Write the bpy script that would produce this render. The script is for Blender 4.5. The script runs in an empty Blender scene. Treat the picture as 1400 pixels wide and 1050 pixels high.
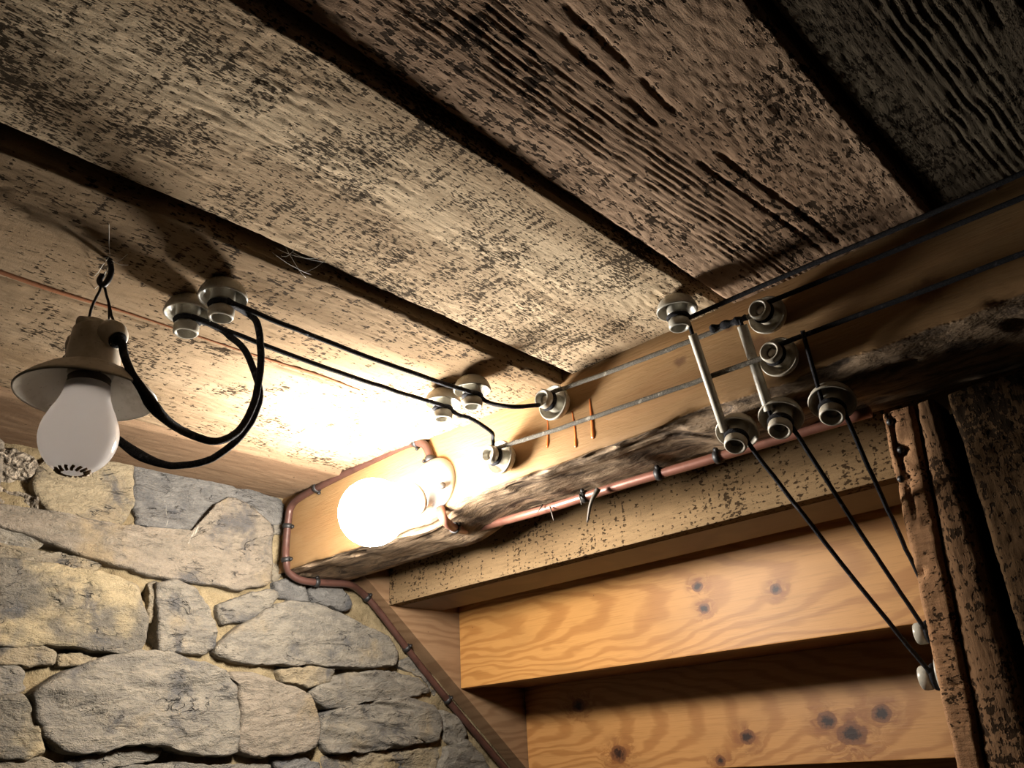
import bpy, bmesh, math, random
import numpy as np
from mathutils import Vector, Matrix, Quaternion

random.seed(7)
scene = bpy.context.scene
COL = scene.collection

# ------------------------------------------------------------------ camera
CZ = 1.6                                   # eye height above the (unseen) floor
YAW, PITCH, ROLL, FPX = -0.7376, 0.4344, -0.0571, 1118.7
def cam_axes():
    ca, sa = math.cos(YAW), math.sin(YAW); cb, sb = math.cos(PITCH), math.sin(PITCH)
    f = np.array([sa*cb, ca*cb, sb]); r = np.array([ca, -sa, 0.0]); u = np.cross(r, f)
    cg, sg = math.cos(ROLL), math.sin(ROLL)
    return cg*r+sg*u, -sg*r+cg*u, f
RIGHT, UP, FWD = cam_axes()
cd = bpy.data.cameras.new('camera'); cam = bpy.data.objects.new('camera', cd); COL.objects.link(cam)
cd.sensor_width = 36.0; cd.lens = 36.0*FPX/1400.0; cd.clip_start = 0.01; cd.clip_end = 50
cam.matrix_world = Matrix(((RIGHT[0], UP[0], -FWD[0], 0), (RIGHT[1], UP[1], -FWD[1], 0),
                           (RIGHT[2], UP[2], -FWD[2], CZ), (0, 0, 0, 1)))
scene.camera = cam

# ------------------------------------------------------------------ world, exposure
BULB_STRENGTH = 300.0
world = bpy.data.worlds.new('room_dusk'); scene.world = world; world.use_nodes = True
bg = world.node_tree.nodes['Background']; bg.inputs[0].default_value = (1.0, 0.80, 0.60, 1); bg.inputs[1].default_value = 0.003
scene.view_settings.view_transform = 'Standard'; scene.view_settings.look = 'None'
scene.view_settings.gamma = 1.0; scene.view_settings.use_curve_mapping = False
scene.view_settings.exposure = 0.0

# ------------------------------------------------------------------ picture ray -> point in the place
C0 = np.array([0, 0, CZ])
def ray(px, py): return RIGHT*(px-700)/FPX - UP*(py-525)/FPX + FWD
def at_z(px, py, z): d = ray(px, py); return C0+d*((z-CZ)/d[2])
def at_y(px, py, y): d = ray(px, py); return C0+d*(y/d[1])
def at_x(px, py, x): d = ray(px, py); return C0+d*(x/d[0])
def at_d(px, py, dep): return C0+ray(px, py)*dep

HC = CZ+0.40            # ceiling underside
XW = -1.126             # stone wall face
YB = 0.6755             # beam face
XS = XW+0.040           # stringer inner face

# ------------------------------------------------------------------ numeric noise
def _hash(ix, iy, seed):
    n = (ix.astype(np.int64)*374761393+iy.astype(np.int64)*668265263+seed*1442695041) & 0xffffffff
    n = ((n ^ (n >> 13))*1274126177) & 0xffffffff
    return ((n ^ (n >> 16)) & 0xffff)/65535.0
def vnoise(x, y, seed=0):
    x = np.asarray(x, float); y = np.asarray(y, float); x, y = np.broadcast_arrays(x, y)
    ix = np.floor(x); iy = np.floor(y); fx = x-ix; fy = y-iy
    fx = fx*fx*(3-2*fx); fy = fy*fy*(3-2*fy)
    a = _hash(ix, iy, seed); b = _hash(ix+1, iy, seed); c = _hash(ix, iy+1, seed); d = _hash(ix+1, iy+1, seed)
    return (a*(1-fx)+b*fx)*(1-fy)+(c*(1-fx)+d*fx)*fy
def fbm(x, y, seed=0, oct=4):
    s = 0; a = .5
    for i in range(oct): s = s+a*(vnoise(np.asarray(x)*2**i, np.asarray(y)*2**i, seed+i*17)-.5); a *= .5
    return s
def sstep(a, b, x): t = np.clip((x-a)/(b-a), 0, 1); return t*t*(3-2*t)

# ------------------------------------------------------------------ mesh helpers
def mesh_obj(name, verts, faces, mat, parent=None, smooth=True, origin=None):
    v = np.asarray(verts, float)
    if origin is None: origin = (v.min(0)+v.max(0))/2
    origin = np.asarray(origin, float)
    me = bpy.data.meshes.new(name); me.from_pydata((v-origin).tolist(), [], faces); me.update()
    if smooth: me.polygons.foreach_set('use_smooth', [True]*len(me.polygons))
    if mat: me.materials.append(mat)
    o = bpy.data.objects.new(name, me); COL.objects.link(o)
    link_to(o, origin, parent); return o
def wloc(o):
    p = np.array(o.location)
    while o.parent: o = o.parent; p = p+np.array(o.location)
    return p
def link_to(o, origin, parent):
    if parent is None: o.location = origin
    else: o.parent = parent; o.location = np.asarray(origin)-wloc(parent)
def empty(name, loc):
    o = bpy.data.objects.new(name, None); COL.objects.link(o); o.location = loc; o.empty_display_size = .03; return o
def tag(o, label, cat, group=None, kind=None):
    if label: o['label'] = label
    if cat: o['category'] = cat
    if group: o['group'] = group
    if kind: o['kind'] = kind
    return o
def struct(o, label=None): o['kind'] = 'structure'; 
def box(x0, x1, y0, y1, z0, z1):
    v = [(x, y, z) for x in (x0, x1) for y in (y0, y1) for z in (z0, z1)]
    f = [(0, 1, 3, 2), (4, 6, 7, 5), (0, 4, 5, 1), (2, 3, 7, 6), (0, 2, 6, 4), (1, 5, 7, 3)]
    return v, f
def bevel_box(name, dims, mat, parent=None, bev=.002, seg=2, rot=None):
    v, f = box(*dims); o = mesh_obj(name, v, f, mat, parent, smooth=False)
    bm = bmesh.new(); bm.from_mesh(o.data)
    bmesh.ops.bevel(bm, geom=bm.edges[:], offset=bev, segments=seg, affect='EDGES', profile=.6)
    bm.to_mesh(o.data); bm.free(); return o
def lathe(profile, seg=32):
    v = []; f = []
    n = len(profile)
    for i, (r, z) in enumerate(profile):
        for k in range(seg):
            a = 2*math.pi*k/seg; v.append((r*math.cos(a), r*math.sin(a), z))
    for i in range(n-1):
        for k in range(seg):
            a = i*seg+k; b = i*seg+(k+1) % seg; f.append((a, b, b+seg, a+seg))
    return np.array(v), f
def frame_from(axis):
    a = Vector(axis).normalized(); q = Vector((0, 0, 1)).rotation_difference(a); return np.array(q.to_matrix())
def place(v, loc, axis): return np.asarray(v)@frame_from(axis).T+np.asarray(loc)
def catmull(pts, n=10):
    P = [np.asarray(p, float) for p in pts]; P = [2*P[0]-P[1]]+P+[2*P[-1]-P[-2]]; out = []
    for i in range(1, len(P)-2):
        for k in range(n):
            t = k/n; p0, p1, p2, p3 = P[i-1:i+3]
            out.append(.5*((2*p1)+(-p0+p2)*t+(2*p0-5*p1+4*p2-p3)*t*t+(-p0+3*p1-3*p2+p3)*t**3))
    out.append(P[-2]); return np.array(out)
def tube(path, rad, seg=10, cap=True):
    P = np.asarray(path, float); n = len(P)
    rad = np.full(n, rad) if np.isscalar(rad) else np.asarray(rad)
    T = np.gradient(P, axis=0); T /= np.linalg.norm(T, axis=1)[:, None]+1e-12
    ref = np.array([0, 0, 1.0]) if abs(T[0][2]) < .9 else np.array([1.0, 0, 0])
    N = np.cross(T[0], ref); N /= np.linalg.norm(N); v = []; f = []
    for i in range(n):
        N = N-T[i]*np.dot(N, T[i]); N /= np.linalg.norm(N); B = np.cross(T[i], N)
        for k in range(seg):
            a = 2*math.pi*k/seg; v.append(P[i]+rad[i]*(math.cos(a)*N+math.sin(a)*B))
    for i in range(n-1):
        for k in range(seg):
            a = i*seg+k; b = i*seg+(k+1) % seg; f.append((a, b, b+seg, a+seg))
    if cap: f.append(tuple(range(seg))[::-1]); f.append(tuple(range((n-1)*seg, n*seg)))
    return np.array(v), f
def join(*vf):
    V = []; Fc = []; o = 0
    for v, f in vf:
        V.append(np.asarray(v)); Fc += [tuple(i+o for i in q) for q in f]; o += len(v)
    return np.vstack(V), Fc
def grid_faces(nu, nv, off=0, flip=False):
    i = np.arange(nu-1)[:, None]*nv+np.arange(nv-1)[None, :]; i = i.ravel()+off
    q = np.stack([i, i+nv, i+nv+1, i+1], 1)
    return (q[:, ::-1] if flip else q).tolist()

# ------------------------------------------------------------------ materials
class NT:
    def __init__(s, name):
        s.m = bpy.data.materials.new(name); s.m.use_nodes = True; s.t = s.m.node_tree
        s.b = s.t.nodes['Principled BSDF']; s.out = s.t.nodes['Material Output']
        tc = s.t.nodes.new('ShaderNodeTexCoord'); s.oc = tc.outputs['Object']
        oi = s.t.nodes.new('ShaderNodeObjectInfo'); s.rnd = oi.outputs['Random']
    def _set(s, sock, v):
        if hasattr(v, 'is_linked') or isinstance(v, bpy.types.NodeSocket): s.t.links.new(v, sock)
        else:
            if isinstance(v, (tuple, list)) and len(v) == 3 and sock.type == 'RGBA': v = (*v, 1)
            sock.default_value = v
    def math(s, op, a, b=0.0, clamp=False):
        n = s.t.nodes.new('ShaderNodeMath'); n.operation = op; n.use_clamp = clamp; s._set(n.inputs[0], a); s._set(n.inputs[1], b); return n.outputs[0]
    def vmath(s, op, a, b=(0, 0, 0)):
        n = s.t.nodes.new('ShaderNodeVectorMath'); n.operation = op; s._set(n.inputs[0], a); s._set(n.inputs[1], b)
        return n.outputs['Value'] if op in ('LENGTH', 'DISTANCE', 'DOT_PRODUCT') else n.outputs[0]
    def mapping(s, v, scale=(1, 1, 1), loc=(0, 0, 0), rot=(0, 0, 0)):
        n = s.t.nodes.new('ShaderNodeMapping'); s._set(n.inputs['Vector'], v); n.inputs['Scale'].default_value = scale
        n.inputs['Location'].default_value = loc; n.inputs['Rotation'].default_value = rot; return n.outputs[0]
    def noise(s, v, scale, detail=3, rough=.55, dist=0):
        n = s.t.nodes.new('ShaderNodeTexNoise'); s._set(n.inputs['Vector'], v); n.inputs['Scale'].default_value = scale
        n.inputs['Detail'].default_value = detail; n.inputs['Roughness'].default_value = rough; n.inputs['Distortion'].default_value = dist
        return n.outputs['Fac']
    def voronoi(s, v, scale, feature='F1'):
        n = s.t.nodes.new('ShaderNodeTexVoronoi'); n.feature = feature; s._set(n.inputs['Vector'], v); n.inputs['Scale'].default_value = scale
        return n.outputs['Distance']
    def wave(s, v, scale, dist=2, dscale=1, typ='BANDS', dirn='X', detail=2):
        n = s.t.nodes.new('ShaderNodeTexWave'); n.wave_type = typ
        if typ == 'BANDS': n.bands_direction = dirn
        else: n.rings_direction = dirn
        s._set(n.inputs['Vector'], v); n.inputs['Scale'].default_value = scale; n.inputs['Distortion'].default_value = dist
        n.inputs['Detail'].default_value = detail; n.inputs['Detail Scale'].default_value = dscale; return n.outputs['Fac']
    def ramp(s, f, lo, hi):
        n = s.t.nodes.new('ShaderNodeMapRange'); n.interpolation_type = 'SMOOTHSTEP'; s._set(n.inputs[0], f)
        n.inputs[1].default_value = lo; n.inputs[2].default_value = hi; return n.outputs[0]
    def mix(s, f, a, b, mode='MIX'):
        n = s.t.nodes.new('ShaderNodeMix'); n.data_type = 'RGBA'; n.blend_type = mode
        s._set(n.inputs[0], f); s._set(n.inputs[6], a); s._set(n.inputs[7], b); return n.outputs[2]
    def coords(s, spread=7.0):
        n = s.t.nodes.new('ShaderNodeCombineXYZ'); r = s.math('MULTIPLY', s.rnd, spread)
        for i in range(3): s.t.links.new(r, n.inputs[i])
        return s.vmath('ADD', s.oc, n.outputs[0])
    def bump(s, h, strength=.6, dist=.002, normal=None):
        n = s.t.nodes.new('ShaderNodeBump'); s._set(n.inputs['Height'], h); n.inputs['Strength'].default_value = strength
        n.inputs['Distance'].default_value = dist
        if normal is not None: s.t.links.new(normal, n.inputs['Normal'])
        return n.outputs[0]
    def finish(s, col, rough=.8, normal=None, spec=.3, **kw):
        s._set(s.b.inputs['Base Color'], col); s._set(s.b.inputs['Roughness'], rough); s.b.inputs['Specular IOR Level'].default_value = spec
        if normal is not None: s.t.links.new(normal, s.b.inputs['Normal'])
        for k, v in kw.items(): s._set(s.b.inputs[k.replace('_', ' ')], v)
        return s.m

def rough_wood(name, light, dark, pit_shade=(.012, .008, .005), grain='Y', pitlo=.50, along=.30, dash=640., bstr=.7, bdist=.0014, tone=10.):
    """rough sawn board: torn fibres, shadow of the pits painted in near-black, grain along one axis"""
    t = NT(name); co = t.coords()
    def sc(a): return {'Y': (1, a, 1), 'X': (a, 1, 1), 'Z': (1, 1, a)}[grain]
    g = t.mapping(co, sc(.14)); d = t.mapping(co, sc(along))
    big = t.noise(g, tone, 5, .6, .4)
    fib = t.noise(g, 260, 4, .65)
    saw = t.noise(d, dash, 2, .6)
    mask = t.noise(co, 13, 4, .6)
    blot = t.noise(co, 30, 3, .6)
    kerf = t.noise(t.mapping(co, {'Y': (.10, 1, 1), 'X': (1, .10, .10), 'Z': (.10, .10, 1)}[grain]), 210, 2, .6)
    grit = t.noise(co, 1100, 2, .7)
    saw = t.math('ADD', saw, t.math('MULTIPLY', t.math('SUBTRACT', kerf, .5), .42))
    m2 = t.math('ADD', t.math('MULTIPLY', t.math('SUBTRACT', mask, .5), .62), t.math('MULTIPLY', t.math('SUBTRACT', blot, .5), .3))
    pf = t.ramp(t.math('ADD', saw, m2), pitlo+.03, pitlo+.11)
    c = t.mix(t.ramp(big, .32, .68), dark, light)
    c = t.mix(t.math('MULTIPLY', t.ramp(fib, .42, .75), .45), c, tuple(x*.5 for x in dark))
    c = t.mix(t.math('MULTIPLY', pf, .9), c, pit_shade); c = t.mix(t.math('MULTIPLY', t.ramp(grit, .48, .7), .35), c, tuple(x*.55 for x in dark))  # shadow inside the saw pits is painted into the colour here
    h = t.math('SUBTRACT', t.math('ADD', t.math('MULTIPLY', fib, .8), t.math('ADD', t.math('MULTIPLY', grit, .35), t.math('MULTIPLY', kerf, .25))), t.math('MULTIPLY', pf, 1.0))
    return t.finish(c, .95, t.bump(h, bstr, bdist), .04)

def pine(name, base, ring, knots=(), center=(0, -.25), ring_scale=34., grain='X', rough=.5, stretch=.16, stain=.35):
    """planed softwood: cathedral growth rings, knots, small specks; grain along object x"""
    t = NT(name); co = t.oc
    if grain == 'Y': co = t.mapping(co, (1, 1, 1), rot=(0, 0, -math.pi/2))
    v = t.mapping(co, (stretch, 0.15, 1), loc=(center[0], 0, center[1]))
    warp = t.noise(t.mapping(co, (2.2, 2, 9)), 1.6, 3, .5)
    wv = t.t.nodes.new('ShaderNodeCombineXYZ'); t.t.links.new(t.math('MULTIPLY', t.math('SUBTRACT', warp, .5), .11), wv.inputs[2])
    v2 = t.vmath('ADD', v, wv.outputs[0])
    kmask = None; kring = None
    for (kx, kz, kr) in knots:
        dd = t.vmath('LENGTH', t.mapping(co, (.8, 0, 1), loc=(-kx*.8, 0, -kz)))
        dn = t.math('ADD', dd, t.math('MULTIPLY', t.math('SUBTRACT', t.noise(co, 70, 2), .5), kr*.8))
        q_ = t.math('DIVIDE', dn, kr); dn_last = q_ if kmask is None else t.math('MINIMUM', dn_last, q_)
        km = t.math('SUBTRACT', 1.0, t.ramp(dn, kr*.85, kr*1.02)); halo = t.math('MULTIPLY', t.math('SUBTRACT', 1.0, t.ramp(dn, kr*.9, kr*2.9)), t.ramp(t.noise(t.mapping(co, (1, 1, 2)), 38, 3, .6, .8), .32, .62))
        kmask = km if kmask is None else t.math('MAXIMUM', kmask, km)
        kring = halo if kring is None else t.math('MAXIMUM', kring, halo)
    if kring is not None:
        wk = t.t.nodes.new('ShaderNodeCombineXYZ'); t.t.links.new(t.math('MULTIPLY', kring, .035), wk.inputs[2]); v2 = t.vmath('ADD', v2, wk.outputs[0])
    w = t.wave(v2, ring_scale, 1.1, 6, 'RINGS', 'Y', 2)
    fine = t.noise(t.mapping(co, (3, 40, 90)), 6, 4, .6)
    tone = t.noise(t.mapping(co, (1, 1, 3)), 7, 3, .5)
    c = t.mix(t.math('MULTIPLY', t.ramp(w, .35, 1.0), .62), base, ring)
    c = t.mix(t.math('MULTIPLY', t.ramp(fine, .45, .8), .35), c, tuple(x*.6 for x in ring))
    c = t.mix(t.math('MULTIPLY', t.ramp(tone, .45, .75), stain), c, tuple(x*.62 for x in base))
    sp = t.ramp(t.voronoi(t.mapping(co, (1, 0, 1)), 26), .0, .045)
    c = t.mix(t.math('MULTIPLY', t.math('SUBTRACT', 1.0, sp), .8), c, (.03, .015, .008))
    if kmask is not None:
        c = t.mix(t.math('MULTIPLY', kring, .7), c, (.17, .055, .015))
        kc = t.mix(t.ramp(t.math('ADD', dn_last, t.math('MULTIPLY', t.math('SUBTRACT', t.noise(co, 240, 3, .6), .5), .9)), .25, .8), (.022, .008, .004), (.16, .06, .02))
        c = t.mix(kmask, c, kc)
    h = t.math('ADD', t.math('MULTIPLY', w, .3), t.math('MULTIPLY', fine, .7))
    return t.finish(c, rough, t.bump(h, .25, .0008), .35)

def stone_mat(name, a, b, tan, tanlo=.52, dark=(.055, .055, .058), whitelo=.74):
    t = NT(name); co = t.coords(5)
    lay = t.mapping(co, (1, .45, 1.5))
    n1 = t.noise(co, 16, 5, .6, .3); n2 = t.noise(lay, 42, 5, .65, .5); n3 = t.noise(co, 260, 3, .6); n4 = t.noise(co, 10, 4, .55)
    n5 = t.noise(t.mapping(co, (1, 1.4, .5)), 22, 4, .7, 1.2)
    c = t.mix(t.ramp(n2, .35, .66), b, a)
    c = t.mix(t.math('MULTIPLY', t.ramp(n4, tanlo, tanlo+.14), .9), c, tan)
    c = t.mix(t.math('MULTIPLY', t.ramp(n1, .53, .68), .8), c, dark)
    c = t.mix(t.math('MULTIPLY', t.ramp(n5, whitelo-.06, whitelo+.04), .8), c, (.48, .44, .36))
    c = t.mix(t.math('MULTIPLY', t.ramp(n3, .5, .8), .3), c, tuple(x*.4 for x in b))
    crk = t.math('ABSOLUTE', t.math('SUBTRACT', t.noise(t.mapping(co, (1, .7, 2.2)), 14, 4, .6, .6), .5))
    ck = t.math('MULTIPLY', t.math('SUBTRACT', 1.0, t.ramp(crk, .0, .010)), t.ramp(n1, .50, .6))
    c = t.mix(t.math('MULTIPLY', ck, .75), c, (.04, .037, .033))
    n6 = t.noise(t.mapping(co, (1, .6, 1.3), rot=(.5, 0, 0)), 95, 5, .7, .4); rg = t.math('ABSOLUTE', t.math('SUBTRACT', n6, .5))
    chip = t.voronoi(t.mapping(co, (1, .55, 1.2), rot=(.35, 0, 0)), 46)
    c = t.mix(t.math('MULTIPLY', t.ramp(n6, .50, .66), .45), c, tuple(x*.5 for x in b))
    c = t.mix(t.math('MULTIPLY', t.ramp(t.noise(co, 500, 2, .6), .62, .72), .5), c, tan)
    h = t.math('ADD', t.math('ADD', t.math('MULTIPLY', n2, 1.2), t.math('ADD', t.math('MULTIPLY', rg, -1.3), t.math('MULTIPLY', chip, .35))), t.math('SUBTRACT', t.math('MULTIPLY', n3, .30), t.math('MULTIPLY', ck, .7)))
    return t.finish(c, .85, t.bump(h, .9, .0065), .3)

M = {}
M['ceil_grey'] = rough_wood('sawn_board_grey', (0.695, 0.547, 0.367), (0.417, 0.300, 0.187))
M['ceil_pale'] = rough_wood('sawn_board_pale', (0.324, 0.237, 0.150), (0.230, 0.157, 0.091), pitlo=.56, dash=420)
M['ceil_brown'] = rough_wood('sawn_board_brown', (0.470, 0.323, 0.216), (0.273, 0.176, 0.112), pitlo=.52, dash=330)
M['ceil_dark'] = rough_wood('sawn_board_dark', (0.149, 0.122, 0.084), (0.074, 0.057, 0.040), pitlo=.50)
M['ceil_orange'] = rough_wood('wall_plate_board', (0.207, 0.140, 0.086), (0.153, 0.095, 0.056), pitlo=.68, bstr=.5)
M['backing'] = NT('dark_backing').finish((.02, .016, .012), .95)
M['speckled'] = rough_wood('old_speckled_board', (0.220, 0.147, 0.078), (0.176, 0.111, 0.054), pit_shade=(.016, .009, .005), grain='X', pitlo=.555, along=.55, dash=260, bstr=.4)
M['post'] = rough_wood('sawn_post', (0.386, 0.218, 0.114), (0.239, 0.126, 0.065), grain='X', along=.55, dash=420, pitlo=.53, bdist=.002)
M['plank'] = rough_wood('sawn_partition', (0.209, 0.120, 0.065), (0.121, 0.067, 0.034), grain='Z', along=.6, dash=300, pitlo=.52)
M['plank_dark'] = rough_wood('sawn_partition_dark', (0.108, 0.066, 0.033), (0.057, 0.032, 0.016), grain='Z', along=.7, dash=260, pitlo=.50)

def beam_mat():
    t = NT('hewn_beam'); co = t.oc
    g = t.mapping(co, (.10, 1, 1)); w = t.noise(t.mapping(co, (.22, 1, 1)), 34, 3, .5, .6)
    big = t.noise(t.mapping(co, (.35, 1, 1)), 14, 4, .55); fine = t.noise(g, 330, 4, .65); bl = t.noise(co, 22, 4, .65)
    c = t.mix(t.ramp(big, .3, .7), (.26, .145, .056), (.305, .185, .083))
    c = t.mix(t.math('MULTIPLY', t.ramp(w, .5, .62), .35), c, (.27, .14, .055))
    c = t.mix(t.math('MULTIPLY', t.ramp(fine, .48, .8), .35), c, (.17, .09, .035))
    # the waney lower edge keeps its grey bark (below the squared face)
    sx = t.t.nodes.new('ShaderNodeSeparateXYZ'); t.t.links.new(co, sx.inputs[0])
    att = t.t.nodes.new('ShaderNodeAttribute'); att.attribute_name = 'wane'
    wf = t.math('ADD', att.outputs['Fac'], t.math('MULTIPLY', t.math('SUBTRACT', bl, .5), .9))
    wm = t.ramp(wf, .45, .62)
    bark = t.mix(t.ramp(t.noise(t.mapping(co, (.3, 1, 1)), 60, 5, .7, .8), .35, .62), (.055, .036, .023), (.30, .21, .13))
    c = t.mix(wm, c, bark)
    kn = None
    for kx, kz, kr in ((.005, .062, .011), (-.08, .075, .006), (.16, .05, .012), (-.33, .045, .008), (-.02, .09, .004)):
        dd = t.vmath('LENGTH', t.mapping(co, (.7, 0, 1), loc=(-kx*.7, 0, -kz)))
        dn = t.math('ADD', dd, t.math('MULTIPLY', t.math('SUBTRACT', t.noise(co, 130, 3), .5), kr))
        k = t.math('SUBTRACT', 1.0, t.ramp(dn, kr*.4, kr*1.2)); kn = k if kn is None else t.math('MAXIMUM', kn, k)
    c = t.mix(t.math('MULTIPLY', kn, .75), c, (.10, .045, .02))
    h = t.math('ADD', t.math('MULTIPLY', fine, .5), t.math('MULTIPLY', t.noise(t.mapping(co, (.3, 1, 1)), 90, 5, .7), t.math('ADD', .3, t.math('MULTIPLY', wm, 1.8))))
    return t.finish(c, .75, t.bump(h, .55, .003), .25)
M['beam'] = beam_mat()

M['stone_grey'] = stone_mat('slate_grey', (0.208, 0.181, 0.139), (0.136, 0.121, 0.099), (0.229, 0.177, 0.107), .60)
M['stone_blue'] = stone_mat('slate_blue', (0.146, 0.136, 0.121), (0.097, 0.091, 0.083), (0.174, 0.147, 0.103), .66)
M['stone_tan'] = stone_mat('stone_tan', (0.203, 0.170, 0.120), (0.155, 0.128, 0.091), (0.236, 0.185, 0.112), .46)
M['stone_yellow'] = stone_mat('stone_yellow', (0.238, 0.190, 0.118), (0.198, 0.156, 0.101), (0.246, 0.198, 0.123), .44)
M['stone_pink'] = stone_mat('stone_pinkgrey', (0.206, 0.169, 0.126), (0.165, 0.138, 0.104), (0.220, 0.166, 0.097), .54)
M['stone_mixed'] = stone_mat('stone_mixed', (0.147, 0.127, 0.098), (0.098, 0.087, 0.069), (0.304, 0.241, 0.139), .45)
def mortar_mat():
    t = NT('lime_mortar'); co = t.oc
    a = t.noise(co, 30, 4, .6); b = t.noise(co, 420, 4, .7); d = t.noise(co, 90, 4, .7)
    c = t.mix(t.ramp(a, .35, .65), (.17, .128, .07), (.27, .21, .12)); c = t.mix(t.math('MULTIPLY', t.ramp(b, .45, .8), .6), c, (.12, .085, .05))
    return t.finish(c, .95, t.bump(t.math('ADD', t.math('MULTIPLY', d, 1.0), t.math('MULTIPLY', b, .5)), .9, .006), .1)
M['mortar'] = mortar_mat()
def rubble_mat():
    t = NT('crumbly_rubble'); co = t.oc; b = t.noise(co, 120, 4, .7); v = t.voronoi(co, 150)
    c = t.mix(t.ramp(b, .35, .65), (.09, .072, .052), (.36, .30, .225))
    return t.finish(c, .95, t.bump(t.math('SUBTRACT', b, v), 1.0, .008), .1)
M['rubble'] = rubble_mat()

def porcelain(name, col, dirt=(.42, .34, .22), amt=.5, rough=.18):
    t = NT(name); co = t.coords(3); n = t.noise(co, 45, 4, .65); n2 = t.noise(co, 300, 3, .6)
    c = t.mix(t.math('MULTIPLY', t.ramp(n, .46, .72), amt), col, dirt); c = t.mix(t.math('MULTIPLY', t.ramp(n2, .62, .75), amt), c, (.16, .12, .08))
    return t.finish(c, t.mix(t.ramp(n, .4, .7), (rough,)*3, (.55,)*3), None, .5)
M['porcelain'] = porcelain('glazed_porcelain', (.40, .38, .32), (.22, .17, .11))
M['porcelain_dull'] = porcelain('dusty_porcelain', (.46, .42, .34), (.22, .17, .11), .8, .35)
M['porcelain_lamp'] = porcelain('aged_lamp_porcelain', (.60, .54, .45), (.34, .27, .18), .7, .35)
M['porcelain_white'] = porcelain('white_porcelain', (.36, .355, .34), (.28, .25, .21), .25, .25)
def fabric(name, a, b):
    t = NT(name); co = t.coords(3); n = t.noise(co, 900, 3, .7); n2 = t.noise(co, 120, 3, .6)
    c = t.mix(t.ramp(n, .4, .65), a, b); c = t.mix(t.math('MULTIPLY', t.ramp(n2, .58, .72), .6), c, tuple(min(1, x*3+.02) for x in b))
    return t.finish(c, .9, t.bump(n, .8, .001), .15)
M['cable'] = fabric('braided_cable_black', (.010, .010, .012), (.028, .027, .030))
M['cable_dusty'] = fabric('braided_cable_dusty', (.10, .09, .075), (.21, .19, .155))
def metal(name, col, rough, metallic=1.0, dirt=.4):
    t = NT(name); co = t.coords(3); n = t.noise(co, 60, 4, .6)
    return t.finish(t.mix(t.math('MULTIPLY', t.ramp(n, .45, .7), dirt), col, tuple(x*.3 for x in col)), rough, t.bump(t.noise(co, 500, 2), .15, .0005), .5, Metallic=metallic)
M['steel_dark'] = metal('rusty_iron', (.10, .085, .07), .6, .6)
M['black_iron'] = metal('black_iron', (.022, .020, .019), .5, .3)
M['screw'] = metal('zinc_screw', (.42, .40, .36), .4, 1.0)
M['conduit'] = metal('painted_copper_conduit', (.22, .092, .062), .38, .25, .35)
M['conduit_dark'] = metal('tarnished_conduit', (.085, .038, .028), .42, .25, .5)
M['tube_sleeve'] = porcelain('insulating_sleeve', (.50, .47, .39), (.20, .15, .10), .8, .4)
M['resin'] = NT('amber_resin').finish((.50, .135, .03), .2, None, .5)
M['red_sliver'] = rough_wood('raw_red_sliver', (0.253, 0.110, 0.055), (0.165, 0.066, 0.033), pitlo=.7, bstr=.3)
M['web'] = NT('spider_silk').finish((.6, .58, .52), .6)

def glass_bulb(name):
    t = NT(name); co = t.oc
    sx = t.t.nodes.new('ShaderNodeSeparateXYZ'); t.t.links.new(co, sx.inputs[0])
    c = t.mix(t.math('MULTIPLY', t.ramp(t.noise(co, 70, 3), .5, .75), .12), (.86, .84, .83), (.62, .56, .48))
    t.finish(c, .12, None, .5)
    tr = t.t.nodes.new('ShaderNodeBsdfTranslucent'); tr.inputs[0].default_value = (.95, .92, .90, 1)
    mx = t.t.nodes.new('ShaderNodeMixShader'); mx.inputs[0].default_value = .55
    t.t.links.new(t.b.outputs[0], mx.inputs[1]); t.t.links.new(tr.outputs[0], mx.inputs[2]); t.t.links.new(mx.outputs[0], t.out.inputs[0])
    return t.m
M['opal'] = glass_bulb('opal_glass')
def lit():
    t = NT('lit_bulb_glass'); e = t.t.nodes.new('ShaderNodeEmission'); e.inputs[0].default_value = (1.0, .94, .86, 1); e.inputs[1].default_value = BULB_STRENGTH
    t.t.links.new(e.outputs[0], t.out.inputs[0]); return t.m
M['lit'] = lit()

# ================================================================== CEILING
def board_height(style, u, v, w, seed):
    """relief (m, + = into the ceiling) of a sawn underside; u across from edge, v along"""
    h = .0035*fbm(u/.05, v/.16, seed, 3)
    if style == 'saw':
        m = sstep(.40, .62, vnoise(u/.06, v/.09, seed+5)+.25*(vnoise(u/.02, v/.03, seed+6)-.5))
        h = h+.0007*(.2+m)*sstep(.45, .8, vnoise((u+.10*v)/.0030, v/.0075, seed+7))
    if style == 'ridge':
        s = u-.055*v+.009*(vnoise(v/.12, u/.05, seed+2)-.5)+.002*(vnoise(v/.025, u/.03, seed+3)-.5)
        band = sstep(.02, .05, u)*(1-sstep(.095, .13, u+.05*v))
        r = .5+.5*np.sin(2*np.pi*s/.0058)
        brk = sstep(.25, .6, vnoise(v/.016, s/.0058, seed+4))
        h = h+band*.0013*(r**1.5)*(.35+.65*brk)
        h = h+(1-band)*.0007*sstep(.4, .85, vnoise(u/.0032, v/.0042, seed+7))
        for c0, ww in ((.088, .0016), (.104, .002)):
            h = h+.0016*np.exp(-((u-c0-.02*v+.004*np.sin(v*17))/ww)**2)*sstep(.2, .5, vnoise(v/.03, u*0, seed+12))
    if style == 'smooth':
        h = h+.0007*sstep(.5, .8, vnoise(u/.004, v/.012, seed+7))
    return h

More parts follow.
